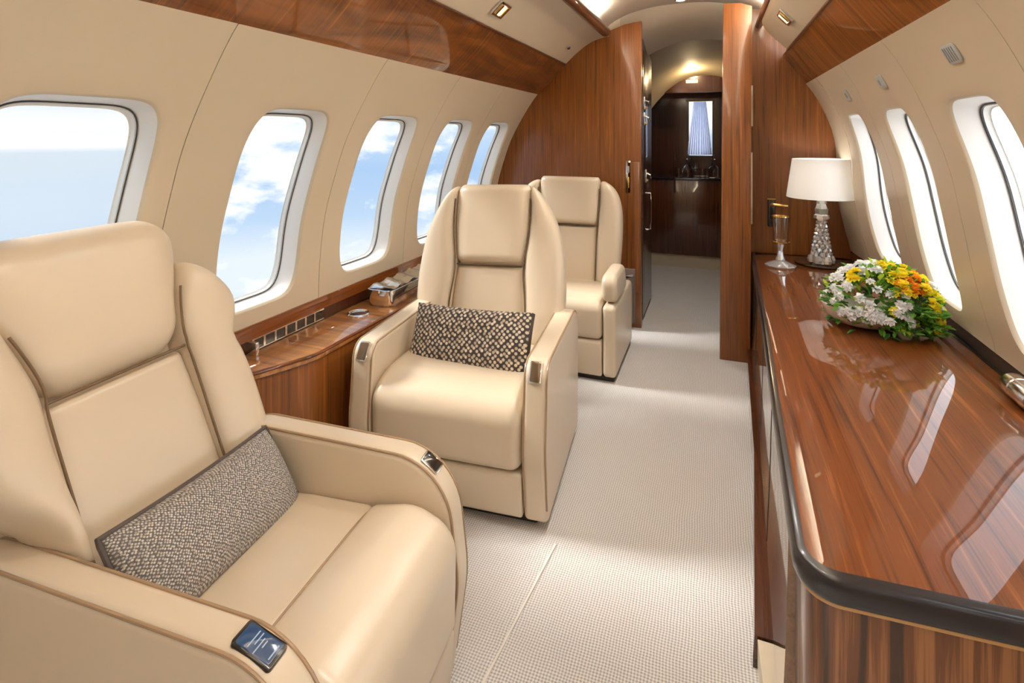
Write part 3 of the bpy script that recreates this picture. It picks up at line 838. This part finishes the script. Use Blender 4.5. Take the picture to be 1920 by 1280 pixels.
HEAD2 = [(.385, .168), (.42, .176), (.52, .190), (.62, .197), (.72, .196), (.785, .188)]
OUT2 = [(0, .34), (.12, .362), (.25, .372), (.40, .366), (.52, .346), (.60, .320), (.68, .280), (.74, .238), (.775, .205)]
def ctrl2(a, poly, xc, s):
    control(a, poly, (-.335, .565), xc, .045, .075, (M['chrome'], M['bronze']))
seat('beige leather armchair facing the viewer with a dotted pillow', (-.965, 2.10, 0), math.radians(5), 1.0, .09, .07, OUT2, HEAD2, False, ctrl2, top=.60, bx=-.012, sH=.385, roll=-.026)
HEAD1 = [(.478, .163), (.51, .167), (.60, .188), (.68, .216), (.76, .236), (.845, .218)]
OUT1 = [(0, .31), (.12, .325), (.24, .335), (.33, .336), (.40, .330), (.46, .320), (.50, .345), (.55, .362), (.60, .345), (.66, .29), (.70, .25)]
OUT1L = [(0, .205), (.12, .205), (.24, .212), (.33, .275), (.40, .312), (.46, .320), (.50, .345), (.55, .362), (.60, .345), (.66, .29), (.70, .25)]
def ctrl1(a, poly, xc, s):
    if s < 0: control(a, poly, (-.205, .56), xc, .045, .08, (M['black'], M['blue']), marks=True)
    else: control(a, poly, (-.245, .545), xc, .046, .055, (M['chrome'], M['black']))
seat('nearest beige leather armchair turned towards the aisle with a grey woven pillow', (-.92, .910, 0), math.radians(94), .79, .072, .26, OUT1, HEAD1, True, ctrl1, top=.598, bx=-.034, Wb=1.0, sH=.478, rollf=-.368, al=math.radians(24), y0b=.215, outer_l=OUT1L)

# third seat
def seat3(label, loc):
    r = thing('armchair', label, 'armchair', loc, 0, 'cream leather armchairs along the left wall')
    L = M['leather']; al = math.radians(10); kw = dict(al=al, y0=.12, z0=.40)
    mk('plinth', rbox(-.40, .40, -.31, .33, 0, .03, .005, 2), M['dark'], r)
    cp = round_poly([(.22, .24, .01), (.22, .45, .04), (-.2, .465, .1), (-.352, .45, .06), (-.35, .24, .03)], 8)
    mk('seat_cushion', extr(subdiv(cp, .03), -.335, .335, .03, 'yz', 6), L, r)
    lw = round_poly([(.2, .03, .01), (.2, .235, .01), (-.345, .235, .02), (-.34, .03, .02)], 4)
    mk('lower_panel', extr(lw, -.335, .335, .012, 'yz', 4), L, r)
    for s in (-1, 1):
        x0, x1 = (.34, .415) if s > 0 else (-.415, -.34)
        sc = round_poly([(-.345, .03, .03), (-.35, .44, .03), (.30, .44, .05), (.30, .03, .03)], 6)
        mk('side_console', extr(subdiv(sc, .05), x0, x1, .022, 'yz', 5), L, r)
        apf = round_poly([(-.325, .445, .06), (-.345, .605, .06), (-.02, .615, .06), (.08, .445, .05)], 8)
        e = .012
        mk('armrest', extr(subdiv(apf, .03), x0 - (e if s > 0 else -.006), x1 + (.004 if s > 0 else e), .032, 'yz', 6), L, r)
    sH = .405
    O3 = [(0, .33), (.1, .352), (.3, .366), (.45, .366), (.56, .352), (.63, .325), (.68, .285), (.705, .25)]
    H3 = [(sH, .205), (sH + .05, .21), (.6, .213), (.732, .208)]
    mk('backrest', pad([(.02, -.32, .32)] + [(a, -o_ + .01, o_ - .01) for a, o_ in O3[1:]], .085, .05, re=.05, rw=.03, n=4.5, **kw), M['leather2'], r)
    mk('back_cushion', pad([(0, -.20, .20), (sH - .004, -.202, .202)], .02, .042, re=.02, rw=.006, n=7, **kw), L, r)
    mk('headrest', pad([(a, -x_, x_) for a, x_ in H3], .01, .06, re=.035, rw=.02, n=6.5, **kw), L, r)
    for s in (-1, 1):
        inner = [(0, .203), (sH, .205), (.6, .214), (.74, .21)]
        S = [(a, spl(inner, a), max(o_, spl(inner, a) + .012)) for a, o_ in O3]
        if s < 0: S = [(a, -o_, -i_) for a, i_, o_ in S]
        mk('side_bolster', pad(S, .015, .075, re=.07, rw=.01, n=2.8, **kw), L, r)
        mk('seam', tube([rec((s * (spl(inner, a) + .001), -.034, a), .12, .40, al) for a in [.03 + .62 * i / 24 for i in range(25)]], .004, 6), M['seam'], r)
    mk('seam', tube([rec((x, -.026, sH), .12, .40, al) for x in (-.19, 0, .19)], .004, 6), M['seam'], r)
seat3('farthest beige leather armchair without a pillow in front of the wood bulkhead', (-.935, 3.35, 0))

# ------------------------------------------------------------------ pillows
def pillow(label, loc, rot, w, h, t, mt, pin=.05, gusset=False):
    n, k = 44, 28
    v, f, uv = [], [], {}
    for side in (-1, 1):
        for i in range(n + 1):
            for j in range(k + 1):
                u = -1 + 2 * i / n; q = -1 + 2 * j / k
                x = u * w / 2 * (1 - pin * .35 * (1 - q * q)); z = q * h / 2 * (1 - pin * 1.2 * (1 - u * u))
                d = t / 2 * (max(0, 1 - abs(u) ** 3.2) ** .55) * (max(0, 1 - abs(q) ** 2.8) ** .6)
                v.append((x, side * (d + .018 * gusset), z))
    m = (n + 1) * (k + 1)
    for s_, b0 in ((-1, 0), (1, m)):
        for i in range(n):
            for j in range(k):
                a = b0 + i * (k + 1) + j
                q = (a, a + k + 1, a + k + 2, a + 1)
                f.append(q if s_ < 0 else q[::-1])
    o = mk('throw_pillow', (v, f), mt, None, 180)
    me = o.data; lay = me.uv_layers.new(name='UVMap')
    for lp in me.loops:
        c = me.vertices[lp.vertex_index].co; lay.data[lp.index].uv = (c.x + .5, c.z + .5)
    o.location = loc; o.rotation_euler = rot
    tag(o, label, 'pillow')
    edge = []
    N = 20
    def pt(u, q): return (u * w / 2 * (1 - pin * .35 * (1 - q * q)), 0, q * h / 2 * (1 - pin * 1.2 * (1 - u * u)))
    for i in range(N): edge.append(pt(-1 + 2 * i / N, -1))
    for i in range(N): edge.append(pt(1, -1 + 2 * i / N))
    for i in range(N): edge.append(pt(1 - 2 * i / N, 1))
    for i in range(N): edge.append(pt(-1, 1 - 2 * i / N))
    if gusset:
        mk('gusset', loft([[(x, y_, z) for x, _, z in edge] for y_ in (-.0185, -.009, .0, .009, .0185)], cap=False), M['weave_dark'], o)
    else: mk('piping', tube(edge, .006, 8, closed=True), M['weave_dark'], o)
    return o
pillow('dark lumbar pillow with beige dotted weave on the armchair facing the viewer', (-.955, 2.02, .553), (math.radians(-26), math.radians(-2), math.radians(-1)), .535, .25, .10, M['weave_dot'], gusset=True)
pillow('grey finely woven lumbar pillow on the nearest armchair', (-1.06, .895, .53), (math.radians(-34), math.radians(3), math.radians(96)), .455, .215, .13, M['weave_fine'])

# ------------------------------------------------------------------ table lamp, candle glass, flowers
tl = thing('table_lamp', 'crystal table lamp with a white shade at the far end of the counter', 'lamp', (.593, 3.615, .64))
def facet(z0, z1, r0, r1, n=8, ph=0):
    return loft([[(r * math.cos(2 * PI * j / n + ph), r * math.sin(2 * PI * j / n + ph), z) for j in range(n)] for r, z in ((r0, z0), (r1, z1))])
mk('foot_tray', lathe([(0, 0), (.13, 0), (.145, .006), (.148, .012), (.14, .012), (.125, .007), (0, .007)], 40), M['bronze'], tl)
mk('crystal_foot', join(*[facet(.008, .045, .052 - .0, .046, 8)], *[xf(lathe([(0, 0), (.022, .004), (.026, .022), (.018, .044), (0, .05)], 8), Matrix.Translation((.05 * math.cos(a), .05 * math.sin(a), .008))) for a in [2 * PI * i / 6 for i in range(6)]]), M['crystal'], tl, smooth=10)
random.seed(5)
def bead(r, stretch, seed):
    import bmesh
    bm = bmesh.new(); bmesh.ops.create_icosphere(bm, subdivisions=1, radius=r)
    m_ = Matrix.Rotation(seed, 4, 'Z') @ Matrix.Rotation(seed * 1.7, 4, 'X'); q = [tuple((m_ @ v_.co) * 1) for v_ in bm.verts]
    out = ([(x, y, z * stretch) for x, y, z in q], [tuple(v_.index for v_ in f_.verts) for f_ in bm.faces]); bm.free(); return out
stk = [facet(.045, .27, .034, .016, 8)]
for i in range(9):
    z = .062 + i * .0235; R_ = .045 - .0030 * i
    for j in range(8):
        q = 2 * PI * (j + .5 * (i % 2)) / 8
        stk.append(xf(bead(.0165 - .0008 * i, 1.15, i + j * 1.3), Matrix.Translation((R_ * math.cos(q), R_ * math.sin(q), z))))
mk('crystal_body', join(*stk), M['crystal'], tl, smooth=8)
mk('crystal_collar', join(facet(.262, .272, .028, .043, 8), facet(.272, .290, .043, .041, 8), facet(.29, .30, .041, .03, 8)), M['crystal'], tl, smooth=10)
mk('crystal_spire', join(facet(.30, .33, .034, .036, 6), facet(.33, .36, .036, .026, 6, .3), facet(.36, .41, .028, .017, 6)), M['crystal'], tl, smooth=10)
mk('stem', tube([(0, 0, .01), (0, 0, .56)], .006, 8), M['chrome'], tl)
mk('lamp_shade', lathe([(.186, .395), (.187, .396), (.156, .624), (.155, .625), (.152, .623), (.182, .398), (.186, .395)], 56), M['shade'], tl)
mk('shade_spider', join(tube([(-.155, 0, .60), (.155, 0, .60)], .003, 6), tube([(0, -.155, .60), (0, .155, .60)], .003, 6)), M['chrome'], tl)
mk('bulb', lathe([(0, .47), (.014, .47), (.016, .50), (.028, .53), (.022, .555), (0, .565)], 16), mat('bulb', (1, 1, 1), .4, emit=(1, .98, .95), es=42), tl)

cg = thing('candle_holder', 'clear crystal candle holder with gold rims beside the table lamp', 'candle holder', (.360, 3.48, .64))
mk('foot', lathe([(0, 0), (.082, 0), (.086, .006), (.06, .018), (.03, .03), (.016, .036), (0, .036)], 10), M['crystal'], cg, smooth=15)
mk('stem', lathe([(0, .034), (.026, .036), (.018, .06), (.014, .09), (.022, .13), (0, .132)], 8), M['crystal'], cg, smooth=15)
mk('dish', lathe([(0, .13), (.03, .13), (.05, .142), (.052, .150), (.044, .148), (0, .138)], 28), M['gold'], cg)
mk('hurricane', lathe([(.036, .146), (.038, .20), (.044, .29), (.041, .29), (.035, .20), (.033, .146), (.036, .146)], 28), M['glass'], cg)
mk('top_rim', lathe([(.040, .288), (.047, .288), (.047, .294), (.040, .294), (.040, .288)], 28), M['gold'], cg)

fa = thing('flower_bowl', 'white bowl of white, yellow and orange flowers with green leaves on the counter', 'flower bowl', (.600, 2.50, .64))
bl_ = lathe([(0, 0), (.06, 0), (.11, .016), (.145, .045), (.158, .085), (.152, .087), (.138, .05), (.10, .026), (0, .018)], 40)
mk('bowl', xf(bl_, Matrix.Translation((-.035, 0, 0)) @ Matrix.Scale(.72, 4, (0, 1, 0))), M['ceramic'], fa)
random.seed(11)
def leaf(p, d, l, w):
    d = d.normalized(); s = d.cross(Vector((random.uniform(-.4, .4), random.uniform(-.4, .4), 1)))
    if s.length < .1: s = Vector((1, 0, 0))
    s.normalize(); n = s.cross(d)
    q = [p, p + d * l * .35 + s * w * .5 + n * .004, p + d * l * .75 + s * w * .38, p + d * l - n * .006, p + d * l * .75 - s * w * .38, p + d * l * .35 - s * w * .5 + n * .004, p + d * l * .5 - n * .004]
    return [tuple(a) for a in q], [(0, 1, 6), (1, 2, 6), (2, 3, 6), (3, 4, 6), (4, 5, 6), (5, 0, 6)]
def dome(u, a, k=1.0):
    """point on the mound of flowers; u 0 at the top .. 1 at the rim"""
    rx, ry, rz = .190 * k, .14 * k, .16 * k
    th = u * PI * .62
    return Vector((.01 + rx * math.sin(th) * math.cos(a), ry * math.sin(th) * math.sin(a) - .01, .088 + rz * math.cos(th)))
for nm, mt_, cnt, rng in (('foliage', 'leaf', 420, (.1, 1.08)), ('foliage', 'leaf3', 260, (.3, 1.1)), ('foliage', 'leaf2', 260, (.0, 1.0))):
    ms = []
    for i in range(cnt):
        a = random.uniform(0, 2 * PI); u = random.uniform(*rng)
        if math.cos(a) < -.2 and random.random() < .55: continue
        if mt_ == 'leaf2' and math.cos(a) < .1 and random.random() < .5: continue
        p = dome(u, a, random.uniform(.72, 1.0)); out = (p - Vector((.01, 0, .05))).normalized()
        dvec = out + Vector((random.uniform(-.7, .7), random.uniform(-.7, .7), random.uniform(-.5, .6)))
        ms.append(leaf(p, dvec, random.uniform(.028, .045), random.uniform(.015, .024)))
    tag(mk(nm, join(*ms), M[mt_], fa, smooth=0), kind='stuff')
# leaves that spill over the right front rim
ms = []
for i in range(330):
    x = random.uniform(.0, .20); y = random.uniform(-.13, .0) - .02; z = random.uniform(.012, .11)
    if x > .15 and y < -.12: continue
    ms.append(leaf(Vector((x, y, z + .01)), Vector((random.uniform(-.5, .9), random.uniform(-1, .1), random.uniform(-.15, .7))), random.uniform(.024, .038), random.uniform(.014, .022)))
tag(mk('foliage', join(*ms), M['leaf'], fa, smooth=0), kind='stuff')
def flower(nm, p, out, r, mt_, n=7):
    out = out.normalized(); s = out.cross(Vector((.3, .2, 1))).normalized(); t = out.cross(s); ms = []
    for ring_, k, lift, rr in ((0, n, .3, r), (1, n - 1, .8, r * .75), (2, n - 3, 1.6, r * .5)):
        for j in range(k):
            q = 2 * PI * j / k + ring_ * .4
            d = (s * math.cos(q) + t * math.sin(q)); d = d * (1 - lift * .5) + out * lift
            ms.append(leaf(p, d, rr, rr * .95))
    ms.append(xf(lathe([(0, 0), (r * .22, .0), (r * .2, r * .2), (0, r * .3)], 8), Matrix.Translation(p) @ out.to_track_quat('Z', 'Y').to_matrix().to_4x4()))
    return mk(nm, join(*ms), mt_, fa, smooth=30)
FL = []
U = random.uniform
for i in range(52): FL.append(('white_flower', U(PI * .60, PI * 1.42), U(.08, .92), U(.016, .025), 'petal_w'))
for i in range(20): FL.append(('white_flower', U(PI * 1.35, PI * 1.66), U(.5, .86), U(.016, .024), 'petal_w'))
for i in range(13): FL.append(('white_flower', U(-.25, .4), U(.45, .85), U(.018, .026), 'petal_w'))
for i in range(6): FL.append(('white_flower', U(PI * .45, PI * .7), U(.0, .35), U(.02, .026), 'petal_w'))
for i in range(62): FL.append(('yellow_flower', U(-PI * .48, PI * .55), U(.0, .74), U(.016, .026), 'petal_y'))
for i in range(14): FL.append(('yellow_flower', U(-.7, .05), U(.7, .98), U(.016, .026), 'petal_y'))
for i in range(20): FL.append(('orange_flower', U(-PI * .42, -.12), U(.26, .5), U(.016, .024), 'petal_o'))
for i in range(4): FL.append(('yellow_flower', PI * 1.22 + U(-.12, .12), U(.30, .45), .022, 'petal_y'))
for nm, a, u, r_, mt_ in FL:
    p = dome(u, a, random.uniform(.96, 1.08)); o = p - Vector((.01, 0, .06))
    flower(nm, p, o + Vector((random.uniform(-.04, .04), -.05, .04)), r_, M[mt_])

# ------------------------------------------------------------------ lamps of the cabin
for i, (y, e) in enumerate(((-1.6, .3), (-.7, .3), (.2, .4), (1.1, .9), (2.0, 1), (2.9, 1), (3.9, 1))):
    d = thing('downlight', 'small round recessed downlight in the cream cabin ceiling', 'light', (-.225, y, 2.352), 0, 'ceiling downlights')
    mk('bezel', lathe([(.028, 0), (.040, 0), (.040, -.006), (.030, -.008), (.028, -.004), (.028, 0)], 24), M['chrome'], d)
    mk('lens', lathe([(0, -.002), (.028, -.002), (.028, -.005), (0, -.005)], 20), M['lampglow'], d)
    L = bpy.data.lights.new('downlight_lamp', 'SPOT'); L.energy = 29 * e; L.spot_size = math.radians(150); L.spot_blend = 1; L.shadow_soft_size = .05; L.color = (1, .965, .91)
    lo = bpy.data.objects.new('downlight_lamp', L); C.objects.link(lo); lo.location = (-.225, y, 2.335)
def area(name, loc, rot, sx, sy, e, col):
    L = bpy.data.lights.new(name, 'AREA'); L.shape = 'RECTANGLE'; L.size = sx; L.size_y = sy; L.energy = e; L.color = col
    o = bpy.data.objects.new(name, L); C.objects.link(o); o.location = loc; o.rotation_euler = rot; return o
# cove tubes behind the handrails, shining up on to the ceiling
area('cove_lamp', (-.735, .85, 2.19), (0, math.radians(180 - 35), 0), .05, 5.5, 72, (1, .90, .76))
area('cove_lamp', (.275, .85, 2.165), (0, math.radians(180 + 30), 0), .05, 5.5, 88, (1, .90, .76))
L = bpy.data.lights.new('passage_spot', 'POINT'); L.energy = 7; L.shadow_soft_size = .03; L.color = (1, .75, .42)
o = bpy.data.objects.new('passage_spot', L); C.objects.link(o); o.location = (-.215, 5.69, 2.06)
L = bpy.data.lights.new('sun', 'SUN'); L.energy = 4.5; L.angle = math.radians(14); L.color = (1, .96, .9)
o = bpy.data.objects.new('sun', L); C.objects.link(o)
o.rotation_euler = Vector((.78, .10, -.62)).to_track_quat('-Z', 'Y').to_euler()

# ------------------------------------------------------------------ sky
Wd = bpy.data.worlds.new('sky'); bpy.context.scene.world = Wd; Wd.use_nodes = True
k = NT(type('x', (), {'node_tree': Wd.node_tree})())
bg = Wd.node_tree.nodes['Background']
tc = k.n('ShaderNodeTexCoord'); sep = k.n('ShaderNodeSeparateXYZ'); k.l(tc.outputs['Generated'], sep.inputs[0])
az = k.math('ARCTAN2', sep.outputs[0], sep.outputs[1])
z01 = k.math('MULTIPLY_ADD', sep.outputs[2], .5, .5)
sea = k.ramp(z01, [(0, (.30, .44, .62)), (.38, (.50, .64, .80)), (.455, (.62, .73, .84)), (.4885, (.66, .75, .82)), (.4915, (1.0, .98, .95)), (.512, (1.0, .985, .95)), (.535, (.62, .73, .84)), (.62, (.45, .62, .84)), (1, (.35, .52, .82))])
mp_ = k.n('ShaderNodeMapping'); mp_.inputs['Scale'].default_value = (2, 2, 26); k.l(tc.outputs['Generated'], mp_.inputs[0])
st = k.noise(mp_.outputs[0], 1.5, 3)
sea = k.mix(sea, (.80, .87, .93, 1), k.math('MULTIPLY', st, .45))
base = k.ramp(z01, [(0, (.45, .60, .78)), (.365, (.62, .75, .87)), (.375, (.80, .87, .93)), (.40, (.80, .87, .94)), (.43, (.42, .62, .86)), (.47, (.30, .52, .83)), (.50, (.46, .65, .88)), (.53, (.72, .82, .92)), (.7, (.40, .58, .86)), (1, (.30, .48, .82))])
mp2 = k.n('ShaderNodeMapping'); mp2.inputs['Scale'].default_value = (1, 1, 1.9); mp2.inputs['Location'].default_value = (.37, .15, .62); k.l(tc.outputs['Generated'], mp2.inputs[0])
cl = k.noise(mp2.outputs[0], 7.0, 7, .55, .2)
cl = k.ramp(cl, [(.47, (0, 0, 0)), (.58, (1, 1, 1))])
sky = k.mix(k.mix(base, (.86, .92, .98, 1), .22), (1.06, 1.055, 1.04, 1), cl)
fa_ = k.math('SMOOTH_MIN', 1, 1, 0)
mr = k.n('ShaderNodeMapRange'); mr.inputs['From Min'].default_value = -.93; mr.inputs['From Max'].default_value = -.88; k.l(az, mr.inputs[0])
tot = k.mix(sea, sky, mr.outputs[0])
mr2 = k.n('ShaderNodeMapRange'); mr2.inputs['From Min'].default_value = .05; mr2.inputs['From Max'].default_value = .25; k.l(az, mr2.inputs[0])
tot = k.mix(tot, (3.6, 3.75, 3.9, 1), k.math('MULTIPLY', mr2.outputs[0], .75))
k.l(tot, bg.inputs[0]); bg.inputs[1].default_value = .92

# ------------------------------------------------------------------ camera and view
cam = bpy.data.cameras.new('camera'); co = bpy.data.objects.new('camera', cam); C.objects.link(co)
cam.sensor_width = 36; cam.lens = 36 * 1000 / 1920
co.location = (0, 0, 1.40); co.rotation_euler = (PI / 2, 0, math.atan(.38))
cam.shift_x = 0; cam.shift_y = -385 / 1920; cam.clip_start = .02
S = bpy.context.scene; S.camera = co
S.view_settings.view_transform = 'Standard'; S.view_settings.look = 'None'; S.view_settings.gamma = 1; S.view_settings.exposure = .27
S.view_settings.use_curve_mapping = False
S.cycles.max_bounces = 12; S.cycles.diffuse_bounces = 6; S.cycles.glossy_bounces = 5; S.cycles.transmission_bounces = 10; S.cycles.transparent_max_bounces = 12
S.cycles.sample_clamp_indirect = 6; S.cycles.use_denoising = True; S.cycles.caustics_reflective = False; S.cycles.caustics_refractive = False
